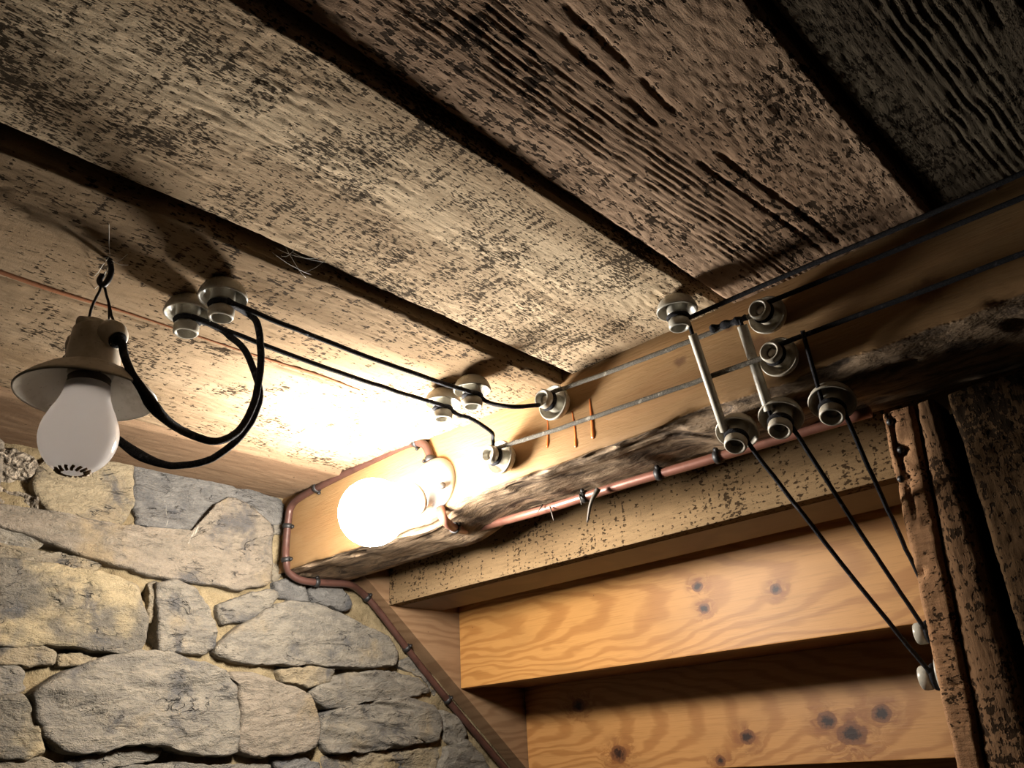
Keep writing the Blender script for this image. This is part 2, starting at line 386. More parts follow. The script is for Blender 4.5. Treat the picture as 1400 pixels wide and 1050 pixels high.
def ceiling_board(x0, x1, y0, y1, zl0, zr0, zl1, zr1, mat, style, seed, wl=.001, wr=.001, thick=.024, fine=True):
    du = .0016 if fine else .004; dv = .0034 if fine else .008
    nu = int((x1-x0)/du)+1; nv = int((y1-y0)/dv)+1
    U, Vv = np.meshgrid(np.linspace(0, 1, nu), np.linspace(y0, y1, nv), indexing='ij')
    el = x0+wl*2.6*fbm(Vv/.10, Vv*0+seed, seed+31, 5); er = x1+wr*2.6*fbm(Vv/.10, Vv*0+seed, seed+41, 5)
    X = el+(er-el)*U; ua = X-x0
    tv = (Vv-y0)/(y1-y0)
    z = (zl0*(1-tv)+zl1*tv)*(1-U)+(zr0*(1-tv)+zr1*tv)*U
    edge = np.minimum(U, 1-U)*(x1-x0)
    z = z+board_height(style, ua, Vv, x1-x0, seed)+.003*np.exp(-(edge/.0022)**2)*1.0
    low = np.stack([X, Vv, z], -1).reshape(-1, 3)
    faces = grid_faces(nu, nv, 0, True)
    # sides + back
    rim = [i*nv for i in range(nu)]+[(nu-1)*nv+j for j in range(1, nv)]+[i*nv+nv-1 for i in range(nu-2, -1, -1)]+[j for j in range(nv-2, 0, -1)]
    bot = low[rim].copy(); top = bot.copy(); top[:, 2] = max(zl0, zr0, zl1, zr1)+thick
    off = len(low); n = len(rim)
    faces += [(off+k, off+(k+1) % n, off+n+(k+1) % n, off+n+k) for k in range(n)]
    verts = np.vstack([low, bot, top])
    return mesh_obj('board', verts, faces, mat, ceiling, smooth=True)

ceiling = mesh_obj('ceiling', *box(XW-.02, .60, -.80, .79, HC+.045, HC+.075), M['backing'], smooth=False); struct(ceiling)
Y0, Y1 = -.45, YB-.0015
XR, XB, XA, XC, XY = -.7055, -.5235, -.3175, -.1165, -.948
ceiling_board(XW-.01, XY-.002, Y0, Y1, HC+.004, HC-.006, HC+.004, HC-.006, M['ceil_orange'], 'smooth', 3, fine=False)
ceiling_board(XY+.001, XR-.0012, Y0, Y1, HC-.001, HC-.004, HC-.001, HC-.004, M['ceil_pale'], 'smooth', 5)
ceiling_board(XR+.0012, XB-.008, Y0, Y1, HC-.006, HC-.010, HC-.006, HC-.006, M['ceil_pale'], 'saw', 8, wr=.008)
ceiling_board(XB+.003, XA-.002, Y0, Y1, HC-.001, HC-.014, HC+.001, HC+.003, M['ceil_grey'], 'saw', 11, wl=.0025)
ceiling_board(XA+.005, XC-.002, Y0, Y1, HC+.005, HC-.002, HC+.002, HC+.002, M['ceil_brown'], 'ridge', 15)
ceiling_board(XC+.004, .095, Y0, Y1, HC+.005, HC+.002, HC+.005, HC+.002, M['ceil_dark'], 'ridge', 22)
ceiling_board(.102, .34, Y0, Y1, HC+.002, HC+.002, HC+.002, HC+.002, M['ceil_dark'], 'saw', 27, fine=False)
ceiling_board(.346, .58, Y0, Y1, HC+.002, HC+.002, HC+.002, HC+.002, M['ceil_dark'], 'saw', 29, fine=False)
# raw red-brown split along the joint above the lamp
P = [at_z(px, py, HC-.0065) for px, py in ((-40, 358), (60, 393), (160, 424), (260, 457), (360, 490), (430, 512), (492, 534))]
pp = catmull(P, 6); wd = np.interp(np.linspace(0, 1, len(pp)), [0, .2, .38, .6, .82, 1], [.0030, .0036, .0012, .0009, .0030, .0004])
v = np.vstack([pp+np.c_[-wd, wd*0, wd*0], pp+np.c_[wd, wd*0, wd*0], pp+np.c_[-wd*.6, wd*0, wd*0+.004], pp+np.c_[wd*.6, wd*0, wd*0+.004]]); n = len(pp)
f = []
for i in range(n-1):
    for a, b in ((0, 1), (1, 3), (3, 2), (2, 0)): f.append((a*n+i, b*n+i, b*n+i+1, a*n+i+1))
sl = mesh_obj('split_edge', v, f, M['red_sliver'], ceiling); sl['label'] = 'raw red-brown split along the plank joint'

# ================================================================== STONE WALL (left)
VOIDS = [(30, 848, .018, .012), (205, 868, .03, .012), (205, 812, .02, .008), (70, 1000, .03, .014), (110, 890, .02, .018), (170, 892, .02, .014), (40, 885, .015, .014),
         (200, 1022, .03, .02), (300, 1026, .02, .014), (60, 955, .02, .01), (400, 908, .022, .012), (470, 912, .02, .016), (395, 945, .02, .01),
         (445, 965, .025, .012), (560, 1005, .02, .012), (420, 1030, .02, .012), (10, 725, .025, .014), (60, 748, .02, .012), (425, 810, .02, .008),
         (470, 833, .016, .012), (30, 908, .015, .012), (600, 985, .02, .012), (10, 910, .015, .01), (480, 970, .015, .01), (540, 915, .015, .012)]
yg = np.arange(.10, 1.46, .0042); zg = np.arange(CZ-.36, HC+.02, .0042)
YY, ZZ = np.meshgrid(yg, zg, indexing='ij')
dx = .020*fbm(YY/.05, ZZ/.035, 3, 5)+.006*fbm(YY/.008, ZZ/.007, 9, 3)
for px, py, dep, rr in VOIDS:
    c = at_x(px, py, XW+.004); dx -= dep*np.exp(-(((YY-c[1])/(rr*1.5))**2+((ZZ-c[2])/rr)**2))
verts = np.stack([XW+.004+dx, YY, ZZ], -1).reshape(-1, 3)
wall = mesh_obj('wall_left', verts, grid_faces(len(yg), len(zg)), M['mortar']); struct(wall)

def stone(poly, mat, d=.018, seed=0, rough=.006, px=True, nb=110, name='stone', layered=0., tilt=(0, 0), jag=.0034):
    if px: P = np.array([at_x(a, b, XW+d)[1:] for a, b in poly])
    else: P = np.array(poly, float)
    cl = np.vstack([P, P[:1]]); s = np.r_[0, np.cumsum(np.linalg.norm(np.diff(cl, axis=0), axis=1))]
    q = np.linspace(0, s[-1], nb, endpoint=False); B = np.c_[np.interp(q, s, cl[:, 0]), np.interp(q, s, cl[:, 1])]
    B = (np.roll(B, 1, 0)+4*B+np.roll(B, -1, 0))/6; Tg = np.roll(B, -1, 0)-np.roll(B, 1, 0); Nn = np.c_[Tg[:, 1], -Tg[:, 0]]/np.linalg.norm(Tg, axis=1)[:, None]; ar = (B[:, 0]*np.roll(B[:, 1], -1)-np.roll(B[:, 0], -1)*B[:, 1]).sum(); B = B+Nn*(.0028 if ar > 0 else -.0028)
    B = B+jag*2.2*np.c_[fbm(B[:, 0]/.012, B[:, 1]/.012, seed+1, 4), fbm(B[:, 0]/.012, B[:, 1]/.012, seed+2, 4)]
    x, y = B[:, 0], B[:, 1]; x2, y2 = np.roll(x, -1), np.roll(y, -1); cr = x*y2-x2*y; A = cr.sum()/2
    if A < 0: B = B[::-1].copy()
    C = np.array([((x+x2)*cr).sum(), ((y+y2)*cr).sum()])/(6*A)
    size = math.sqrt(abs(A)); bw = min(.0035/size, .10)*1.6
    rings = [(1.0, -.015), (1.0, d*.55), (1-bw*.25, d*.85), (1-bw, d)]+[(s_, d) for s_ in np.linspace(1-bw*1.9, .06, 22)]
    V = []
    for k, (sc, dep) in enumerate(rings):
        R_ = C+(B-C)*sc
        n = fbm(R_[:, 0]/.05, R_[:, 1]/.03, seed+3, 5); st = .16; q = n/st; fl = np.floor(q); n = st*(fl+sstep(.25, .75, q-fl))*.75+n*.25
        r2 = -abs(fbm(R_[:, 0]/.06, R_[:, 1]/.03, seed+8, 4))
        w = 1.0 if k > 2 else (.6 if k == 2 else 0)
        e = dep+w*(rough*1.9*n+rough*1.3*r2+tilt[0]*(R_[:, 0]-C[0])+tilt[1]*(R_[:, 1]-C[1]))
        if layered: e = e+w*layered*(vnoise(R_[:, 0]/.06, (R_[:, 1]+.12*R_[:, 0])/.0075, seed+5)-.5)
        V.append(np.c_[XW+e, R_])
    V = np.vstack(V); K = len(rings); f = []
    for i in range(K-1):
        for j in range(nb): a = i*nb+j; b = i*nb+(j+1) % nb; f.append((a, b, b+nb, a+nb))
    f.append(tuple((K-1)*nb+j for j in range(nb)))
    return mesh_obj(name, V, f, M[mat], wall)
STONES = [
 ([(52, 640), (75, 622), (130, 628), (181, 634), (184, 690), (168, 714), (112, 707), (66, 694), (50, 668)], 'stone_yellow', .017, 0, .0045),
 ([(184, 634), (240, 645), (300, 660), (388, 684), (389, 712), (376, 716), (345, 690), (318, 676), (296, 688), (288, 724), (240, 720), (188, 716)], 'stone_blue', .016, 0, .005),
 ([(-30, 688), (40, 694), (110, 710), (168, 718), (240, 724), (288, 728), (297, 690), (318, 678), (345, 692), (374, 718), (373, 798), (330, 803), (262, 792), (212, 786), (150, 768), (95, 748), (45, 728), (-30, 708)], 'stone_pink', .022, 0, .005),
 ([(-30, 715), (20, 728), (60, 742), (45, 752), (0, 742), (-30, 735)], 'stone_grey', .012, .004, .006),
 ([(-30, 740), (30, 749), (90, 760), (140, 772), (125, 780), (60, 768), (0, 760), (-30, 757)], 'stone_tan', .012, .004, .005),
 ([(-30, 762), (0, 764), (70, 770), (140, 783), (188, 797), (203, 842), (199, 884), (188, 892), (120, 884), (70, 878), (20, 881), (-30, 878)], 'stone_mixed', .026, 0, .009),
 ([(205, 800), (216, 796), (218, 848), (206, 850)], 'stone_tan', .010, 0, .003),
 ([(219, 798), (240, 791), (262, 800), (285, 828), (297, 856), (296, 884), (281, 892), (221, 888)], 'stone_grey', .023, 0, .009),
 ([(299, 828), (345, 812), (370, 806), (384, 812), (374, 826), (334, 848), (304, 853)], 'stone_grey', .016, 0, .004),
 ([(297, 892), (300, 882), (340, 852), (384, 826), (402, 822), (432, 824), (470, 840), (532, 872), (548, 894), (545, 907), (510, 912), (440, 907), (380, 907), (338, 904), (308, 898)], 'stone_grey', .022, 0, .005),
 ([(379, 795), (394, 790), (419, 803), (424, 821), (400, 817), (384, 814)], 'stone_blue', .018, 0, .004),
 ([(427, 804), (450, 799), (468, 801), (482, 828), (474, 834), (446, 824), (429, 820)], 'stone_blue', .018, 0, .004),
 ([(-30, 890), (20, 884), (62, 883), (77, 893), (77, 905), (40, 908), (-30, 905)], 'stone_tan', .019, 0, .005),
 ([(81, 897), (108, 896), (132, 901), (120, 909), (84, 909)], 'stone_tan', .014, 0, .004),
 ([(-30, 912), (20, 909), (34, 922), (33, 942), (18, 948), (-30, 950)], 'stone_grey', .018, 0, .006),
 ([(-30, 956), (34, 950), (50, 982), (62, 1028), (40, 1036), (-30, 1037)], 'stone_mixed', .022, .003, .006),
 ([(48, 948), (72, 930), (118, 908), (150, 899), (200, 889), (240, 893), (275, 906), (312, 916), (326, 935), (330, 975), (328, 1028), (290, 1032), (255, 1030), (230, 1018), (180, 1015), (148, 1026), (102, 1030), (72, 1012), (54, 985)], 'stone_grey', .030, 0, .011),
 ([(316, 918), (350, 922), (385, 934), (424, 948), (437, 970), (442, 1000), (435, 1022), (400, 1031), (350, 1032), (331, 1028), (334, 975), (329, 935)], 'stone_pink', .029, 0, .006),
 ([(386, 917), (436, 912), (460, 917), (452, 931), (422, 938), (390, 930)], 'stone_tan', .021, .004, .004),
 ([(426, 946), (448, 930), (480, 921), (530, 918), (574, 929), (592, 944), (566, 951), (505, 958), (455, 968), (438, 960)], 'stone_grey', .019, .005, .006),
 ([(442, 978), (480, 967), (560, 954), (598, 966), (607, 992), (600, 1012), (525, 1024), (452, 1028), (441, 1010)], 'stone_grey', .020, .011, .007),
 ([(606, 972), (628, 980), (640, 1005), (628, 1020), (611, 1012)], 'stone_grey', .015, .004, .005),
 ([(612, 1024), (640, 1012), (662, 1036), (690, 1085), (640, 1090), (600, 1060)], 'stone_grey', .017, .006, .006),
 ([(546, 908), (560, 898), (600, 938), (596, 950), (578, 926)], 'stone_grey', .010, .003, .005),
 ([(80, 1052), (112, 1036), (190, 1020), (222, 1024), (214, 1036), (160, 1047), (120, 1064)], 'stone_grey', .016, .004, .005),
 ([(-30, 1042), (55, 1036), (106, 1052), (112, 1085), (-30, 1090)], 'stone_tan', .018, .003, .006),
 ([(130, 1068), (170, 1050), (250, 1044), (300, 1048), (372, 1046), (368, 1090), (140, 1095)], 'stone_grey', .018, .004, .006),
 ([(378, 1038), (410, 1034), (438, 1046), (434, 1070), (385, 1066)], 'stone_blue', .018, .003, .005),
 ([(442, 1036), (520, 1030), (602, 1024), (596, 1062), (500, 1075), (445, 1070)], 'stone_tan', .010, .004, .009),
 ([(378, 692), (389, 690), (387, 730), (377, 726)], 'stone_grey', .012, 0, .003),
 ([(374, 735), (385, 738), (384, 786), (375, 796)], 'stone_tan', .006, 0, .005),
]
for k, (poly, mt, d, lay, rg) in enumerate(STONES): stone(poly, mt, d, seed=50+k*13, rough=rg, layered=lay)
# crumbling rubble patch under the ceiling
rp = stone([(-30, 612), (20, 616), (46, 626), (58, 650), (52, 690), (36, 694), (-30, 684)], 'rubble', .015, seed=700, rough=.03, name='rubble_patch', jag=.006)
rp['label'] = 'crumbly pebbled mortar patch'
# courses just below and left of the picture
rs = random.Random(3)
for row, (z0, z1) in enumerate(((CZ-.15, CZ-.055), (CZ-.25, CZ-.16), (CZ-.35, CZ-.26))):
    y = .12+.05*row
    while y < 1.38:
        w = rs.uniform(.10, .22); q = []
        for (a, b) in ((0, 0), (.5, 0), (1, 0), (1, .5), (1, 1), (.5, 1), (0, 1), (0, .5)):
            q.append((y+a*w+rs.uniform(-.008, .008), z0+b*(z1-z0)+rs.uniform(-.010, .010)))
        stone(q, rs.choice(['stone_grey', 'stone_pink', 'stone_mixed', 'stone_tan']), rs.uniform(.015, .026), seed=900+row*60+int(y*100), px=False, nb=48); y += w+.014
for q in ([(.12, 2.0), (.27, 2.0), (.275, 1.93), (.2, 1.915), (.12, 1.92)], [(.12, 1.91), (.27, 1.90), (.28, 1.85), (.12, 1.83)], [(.12, 1.82), (.285, 1.84), (.295, 1.75), (.12, 1.74)], [(.12, 1.73), (.30, 1.735), (.315, 1.63), (.12, 1.62)]):
    stone(q, 'stone_pink', .02, seed=int(q[1][1]*1000), px=False, nb=48)

# ================================================================== BEAM
def make_beam():
    x0, x1 = XW-.005, .58
    nx = int((x1-x0)/.0042)
    xs = np.linspace(x0, x1, nx)
    # section: going from back top, over the top, down the squared face, round the wane, to the back
    sec = []
    V = []; W = []
    ns = 62
    for i, x in enumerate(xs):
        left = float(sstep(.70, .80, np.array(-x))); rt = float(sstep(-.42, -.36, np.array(x)))
        zf = CZ+.299-.019*left+.010*rt+.005*float(fbm(x/.09, 0, 61, 4))*2
        zb = CZ+.298-.019*left-.014*rt+.003*float(fbm(x/.14, 5, 63, 3))
        zf = max(zf+.004, zb+.004); yw = YB+.028+.018*rt+.010*float(fbm(x/.16, 2, 65, 3)); zk = zb+.006*rt
        pts = []
        for t in np.linspace(0, 1, 6): pts.append((YB+.108*(1-t), HC+.040, 0))
        for t in np.linspace(0, 1, 20)[1:]: pts.append((YB, HC+.040+(zf-HC-.040)*t, 0))
        for t in np.linspace(0, 1, 22)[1:]:
            a = t*math.pi/2; pts.append((YB+(yw-YB)*(1-math.cos(a))**.8, zf+(zb-zf)*math.sin(a)**.85, min(1, t*4)))
        for t in np.linspace(0, 1, 8)[1:]: pts.append((yw+(YB+.108-yw)*t, zb+(zk-zb)*t, .8))
        for t in np.linspace(0, 1, 10)[1:-1]: pts.append((YB+.108, zk+(HC+.040-zk)*t, 0))
        sec = pts
        for k, (y, z, w) in enumerate(pts): V.append((x, y, z)); W.append(w)
    n = len(sec); V = np.array(V); W = np.array(W)
    # relief: torn bark folds on the wane, gentle hewing on the face
    s = np.tile(np.arange(n), nx)
    fold = fbm(V[:, 0]/.07+s*.06, (V[:, 2]+.35*V[:, 0])/.018, 71, 5)
    amp = .0012+.009*np.clip(W, 0, 1)*(W > 0)
    hole = W*.006*sstep(.60, .78, vnoise(V[:, 0]/.045, s/5.0, 77))
    inset = amp*(fold+.15)+hole
    front = (s >= 6)
    V[:, 1] += np.where(front & (s < 62), inset*.8, 0); V[:, 2] += np.where(W > 0, inset*.55, 0)
    faces = []
    for i in range(nx-1):
        for k in range(n):
            a = i*n+k; b = i*n+(k+1) % n; faces.append((a, b, b+n, a+n))
    faces.append(tuple(range(n))); faces.append(tuple(range((nx-1)*n, nx*n))[::-1])
    o = mesh_obj('timber_beam', V, faces, M['beam'], origin=(-.30, YB, CZ+.29))
    at = o.data.attributes.new('wane', 'FLOAT', 'POINT'); at.data.foreach_set('value', W.astype(np.float32))
    bm = bmesh.new(); bm.from_mesh(o.data); bmesh.ops.recalc_face_normals(bm, faces=bm.faces[:]); bm.to_mesh(o.data); bm.free()
    return tag(o, 'thick honey-coloured ceiling beam with a bark-edged underside, running in from the stone wall', 'beam')
beam = make_beam()
# resin runs below the insulator
for k, (pa, pb, pc, w) in enumerate((((748, 572), (749, 590), (748, 612), .0016), ((782, 562), (786, 590), (787, 612), .0016), ((806, 545), (809, 575), (811, 600), .0022), ((744, 560), (744, 566), (745, 572), .0008))):
    P = catmull([at_y(*p, YB-.0003) for p in (pa, pb, pc)], 8); r = w*(.45+.35*np.sin(np.linspace(0, 3, len(P)))**2+np.r_[np.linspace(0, .2, len(P)-5), .5, .8, .9, .75, .3])
    v, f = tube(P, r, 8); v[:, 1] = YB+(v[:, 1]-YB)*.45
    mesh_obj('resin_run', v, f, M['resin'], beam)
# torn bark splinter by the conduit
P = catmull([at_y(818, 668, YB+.074), at_y(808, 688, YB+.07), at_y(803, 714, YB+.075)], 8); v, f = tube(P, np.linspace(.0035, .0012, len(P)), 6)
mesh_obj('bark_splinter', v, f, M['steel_dark'], beam)
for a, b in (((752, 693), (757, 712)), ((742, 690), (735, 700)), ((792, 676), (795, 690))):
    v, f = tube([at_y(*a, YB+.08), at_y(*b, YB+.074)], np.array([.0012, .0005]), 5); mesh_obj('bark_splinter', v, f, M['steel_dark'], beam)

# ================================================================== STAIRCASE (seen from below, behind the beam)
stairs = tag(empty('staircase', (-.65, 1.0, CZ-.2)), 'narrow pine staircase seen from underneath, behind the ceiling beam', 'staircase')
E0 = at_x(531, 826, XS); E1 = at_x(627, 943, XS); E2 = at_x(715, 1045, XS)
sl_ = (E2[2]-E0[2])/(E2[1]-E0[1])
ya, yz_ = E0[1]-.19, 1.60
def zl(y): return E0[2]+sl_*(y-E0[1])
prof = [(ya, zl(ya)), (yz_, zl(yz_)), (yz_, zl(yz_)+.30), (ya+.02, zl(ya)+.30)]
v = [(x, y, z) for x in (XW+.006, XS) for (y, z) in prof]; f = [(0, 1, 2, 3), (7, 6, 5, 4)]+[(i, 4+i, 4+(i+1) % 4, (i+1) % 4) for i in range(4)]
M['stringer'] = pine('stringer_wood', (.25, .15, .08), (.16, .085, .042), ring_scale=20, grain='Y', stain=.5)
M['stringer'].name = 'stringer_wood'
mesh_obj('stringer', v, f, M['stringer'], stairs, smooth=False)
v2 = np.array(v, float); v2[:, 0] += (-.10-XS)+.03
mesh_obj('stringer', v2, f, M['stringer'], stairs, smooth=False)
RX = -.105
r0y, r1y, r2y = .863, 1.020, 1.180
z0b, z1b, z2b = CZ+.247, CZ+.1215, CZ-.021
bevel_box('riser', (XS+.001, RX, r0y, r0y+.020, z0b, z0b+.145), M['speckled'], stairs, .0012)
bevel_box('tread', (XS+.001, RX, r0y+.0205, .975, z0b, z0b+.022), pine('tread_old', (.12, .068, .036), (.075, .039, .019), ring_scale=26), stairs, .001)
cx = (XS+RX)/2
def knot_at(px, py, y, zc): p = at_y(px, py, y); return (p[0]-cx, p[2]-zc)
zc1 = (z1b+CZ+.262)/2
k1 = [(*knot_at(953, 802, r1y, zc1), .0075), (*knot_at(962, 832, r1y, zc1), .0072), (*knot_at(1060, 806, r1y, zc1), .0075)]
bevel_box('riser', (XS+.001, RX, r1y, r1y+.020, z1b, CZ+.262), pine('riser_pine', (.46, .225, .064), (.29, .115, .026), k1, center=(.065, -.012), ring_scale=30, stretch=.11), stairs, .0012)
bevel_box('tread', (XS+.001, RX, .976, r1y-.0005, z0b+.018, z0b+.038), M['stringer'], stairs, .001)
zc2 = (z2b+CZ+.140)/2
k2 = [(*knot_at(1022, 1008, r2y, zc2), .011), (*knot_at(1165, 1003, r2y, zc2), .017), (*knot_at(1205, 975, r2y, zc2), .012), (*knot_at(985, 1040, r2y, zc2), .008), (*knot_at(845, 1030, r2y, zc2), .014), (*knot_at(790, 965, r2y, zc2), .012), (*knot_at(1130, 985, r2y, zc2), .012)]
bevel_box('riser', (XS+.001, RX, r2y, r2y+.020, z2b, CZ+.140), pine('riser_pine_knotty', (.45, .22, .07), (.28, .11, .028), k2, center=(.1, .01), ring_scale=30), stairs, .0012)
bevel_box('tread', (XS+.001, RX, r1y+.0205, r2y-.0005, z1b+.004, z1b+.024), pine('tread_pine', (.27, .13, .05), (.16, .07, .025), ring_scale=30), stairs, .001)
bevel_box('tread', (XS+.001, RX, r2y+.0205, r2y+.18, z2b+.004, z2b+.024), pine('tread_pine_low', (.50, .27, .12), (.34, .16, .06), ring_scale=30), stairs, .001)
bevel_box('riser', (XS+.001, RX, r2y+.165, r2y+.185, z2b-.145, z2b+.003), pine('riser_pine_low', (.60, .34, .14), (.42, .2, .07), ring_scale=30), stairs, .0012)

# ================================================================== POST AND PARTITION (right)
YP = .760
def rough_panel(name, xl, xr, y, z0, z1, mat, parent, seed, lean=0., lean_r=None, thick=.04, wob=.0015, amp=.0022, deep=None):
    nu = max(6, int((xr-xl)/.0022)); nv = int((z1-z0)/.0032)
    U, Zv = np.meshgrid(np.linspace(0, 1, nu), np.linspace(z0, z1, nv), indexing='ij')
    lr = lean if lean_r is None else lean_r; sh = (lean*(1-U)+lr*U)*(Zv-CZ-.28)
    X = xl+sh+wob*2*fbm(Zv/.03, Zv*0, seed, 4)*(1-U)+wob*2*fbm(Zv/.03, Zv*0, seed+4, 4)*U+(xr-xl)*U
    ed = np.minimum(U, 1-U)*(xr-xl)
    Y = y+amp*(fbm(X/.02, Zv/.03, seed+7, 3)+.8*sstep(.45, .8, vnoise(X/.009, Zv/.0035, seed+8))+.4*vnoise(X/.003, Zv/.003, seed+3))+.004*np.exp(-(ed/.002)**2)
    if deep is not None: Y = Y+deep(X, Zv)
    lo = np.stack([X, Y, Zv], -1).reshape(-1, 3); F_ = grid_faces(nu, nv)
    rim = [i*nv for i in range(nu)]+[(nu-1)*nv+j for j in range(1, nv)]+[i*nv+nv-1 for i in range(nu-2, -1, -1)]+[j for j in range(nv-2, 0, -1)]
    fr = lo[rim].copy(); bk = fr.copy(); bk[:, 1] = y+thick; off = len(lo); n = len(rim)
    F_ += [(off+(k+1) % n, off+k, off+n+k, off+n+(k+1) % n) for k in range(n)]
    return mesh_obj(name, np.vstack([lo, fr, bk]), F_, mat, parent)
def post_deep(X, Z):
    h = 0*X
    for px, py, r in ((1217, 577, .0035), (1232, 615, .005), (1232, 655, .006), (1257, 782, .004)):
        c = at_y(px, py, YP); h = h+.010*np.exp(-((X-c[0])**2+(Z-c[2])**2)/r**2)
    c0 = at_y(1217, 560, YP); cr = c0[0]-.003+.004*fbm(Z/.02, Z*0, 5, 3)
    h = h+.006*np.exp(-((X-cr)/.0012)**2)*sstep(CZ+.17, CZ+.20, Z)
    for px, py in ((1262, 715), (1280, 945), (1255, 640)):
        c = at_y(px, py, YP); h = h+.0035*np.exp(-((Z-c[2]-.25*(X-c[0]))/.0012)**2)
    return h
post = rough_panel('wooden_post', -.2275, -.1985, YP, CZ-.40, CZ+.279, M['post'], None, 31, lean=.043, lean_r=.070, thick=.105, wob=.0015, amp=.0011, deep=post_deep)
tag(post, 'rough-sawn orange-brown post with nail holes, right end of the stairs', 'post')
for px, py in ((1217, 577), (1232, 615), (1232, 655)):
    c = at_y(px, py, YP+.004); v, f = lathe([(0, .0035), (.0025, .003), (.0034, .001), (.0034, 0), (0, 0)], 12); mesh_obj('nail_head', place(v, c, (0, -1, 0)), f, M['black_iron'], post)
wr = mesh_obj('wall_right', *box(-.185, .60, YP+.055, YP+.075, CZ-.40, CZ+.279), M['backing'], smooth=False); struct(wr)
rough_panel('plank', -.1955, -.1800, YP-.0005, CZ-.40, CZ+.279, M['plank'], wr, 37, amp=.0012, lean=.072, lean_r=0., thick=.045)
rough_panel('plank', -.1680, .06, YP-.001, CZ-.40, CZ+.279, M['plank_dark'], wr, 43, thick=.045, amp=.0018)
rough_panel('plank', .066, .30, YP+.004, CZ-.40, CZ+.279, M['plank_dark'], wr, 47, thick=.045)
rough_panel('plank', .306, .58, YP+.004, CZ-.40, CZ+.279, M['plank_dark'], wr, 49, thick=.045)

# ================================================================== INSULATORS
KP = [(0, 0), (.0105, 0), (.0135, .0015), (.0185, .006), (.0212, .0115), (.0225, .0165), (.0222, .0178), (.0208, .0180), (.0198, .0165), (.0185, .012), (.0145, .0085), (.0118, .0095),
      (.0113, .013), (.0113, .0205), (.0104, .0218), (.0092, .0228), (.0092, .0272), (.0104, .0285), (.0116, .0298), (.0118, .034), (.0115, .0372), (.0105, .0384), (.0092, .0384), (.0082, .0372), (.0078, .034), (.0066, .033), (.0062, .030), (0, .030)]
GR = .025
def make_knob(mat):
    v, f = lathe(KP, 40); o = mesh_obj('porcelain_insulator', v, f, mat, origin=(0, 0, 0))
    a = np.linspace(0, 2*math.pi, 41); path = np.c_[.0106*np.cos(a), .0106*np.sin(a), GR+0*a]
    v, f = tube(path, .0024, 8, cap=False); w = mesh_obj('wire_binding', v, f, M['cable'], o, origin=(0, 0, GR))
    v, f = lathe([(.0058, .0301), (.0056, .0318), (.0040, .0326), (0, .0328)], 20); s = mesh_obj('screw', v, f, M['screw'], o, origin=(0, 0, .030)); 
    return o
proto = make_knob(M['porcelain']); first = [True]
def knob(loc, axis, label, scale=1.0, mat='porcelain', group='porcelain insulators', roll=0):
    if first[0]: o = proto; first[0] = False
    else:
        o = proto.copy(); COL.objects.link(o)
        if mat != 'porcelain': o.data = knob_mesh(mat)
        for ch in proto.children: c = ch.copy(); COL.objects.link(c); c.parent = o
    o.location = loc; o.scale = (scale,)*3
    o.rotation_mode = 'QUATERNION'; o.rotation_quaternion = Vector((0, 0, 1)).rotation_difference(Vector(axis).normalized())
    tag(o, label, 'insulator', group)
    return np.asarray(loc)+np.asarray(Vector(axis).normalized())*GR*scale
_km = {}
def knob_mesh(mat):
    if mat not in _km: me = proto.data.copy(); me.materials.clear(); me.materials.append(M[mat]); _km[mat] = me
    return _km[mat]
DN = (0, 0, -1); FR = (0, -1, 0); SK = (.03, -.52, -.85)
zc = HC-.0085
G = {}
G[1] = knob((*at_z(260, 408, zc)[:2], zc), DN, 'porcelain insulator on the ceiling beside the hanging lamp, the lower-left of two', .93)
G[2] = knob((*at_z(307, 386, zc)[:2], zc), DN, 'porcelain insulator on the ceiling beside the hanging lamp, the upper-right of two', .93)
G[3] = knob((*at_z(605, 534, zc)[:2], zc), DN, 'porcelain insulator on the ceiling above the lit bulb, the left one of two', .93)
G[4] = knob((*at_z(645, 516, zc)[:2], zc), DN, 'porcelain insulator on the ceiling above the lit bulb, the right one of two', .93)
G[5] = knob((*at_z(923, 407, HC)[:2], HC), DN, 'porcelain insulator on the ceiling at the beam edge, above the left white sleeve', .88)
G[6] = knob(at_y(768, 555, YB-.0005), FR, 'porcelain insulator on the beam face above the amber resin runs', .92)
G[7] = knob(at_y(695, 629, YB-.0005), FR, 'porcelain insulator on the beam face just right of the white lampholder', .92)
G[8] = knob(at_y(1058, 437, YB-.0005), FR, 'topmost porcelain insulator of the right-hand cluster, high on the beam face', .83, 'porcelain_dull')
G[9] = knob(at_y(1074, 494, YB-.0005), FR, 'second porcelain insulator from the top of the right-hand cluster, directly below the topmost', .83, 'porcelain_dull')
G[10] = knob(at_y(1010, 577, YB+.022), SK, 'porcelain insulator on the beam underside, leftmost of the lower row of three', .92, 'porcelain_dull')
G[11] = knob(at_y(1069, 556, YB+.022), SK, 'porcelain insulator on the beam underside, middle of the lower row of three', .92, 'porcelain_dull')
G[12] = knob(at_y(1138, 536, YB+.022), SK, 'porcelain insulator on the beam underside, rightmost of the lower row of three', .92, 'porcelain_dull')
xp = -.2275+.043*(-.2)-.001
G[13] = knob((xp+.001, .836, at_y(1266, 865, .836)[2]), (-1, 0, 0), 'porcelain insulator half hidden behind the post, the upper of two', .85)
G[14] = knob((xp-.001, .834, at_y(1273, 926, .834)[2]), (-1, 0, 0), 'porcelain insulator half hidden behind the post, the lower of two', .92)

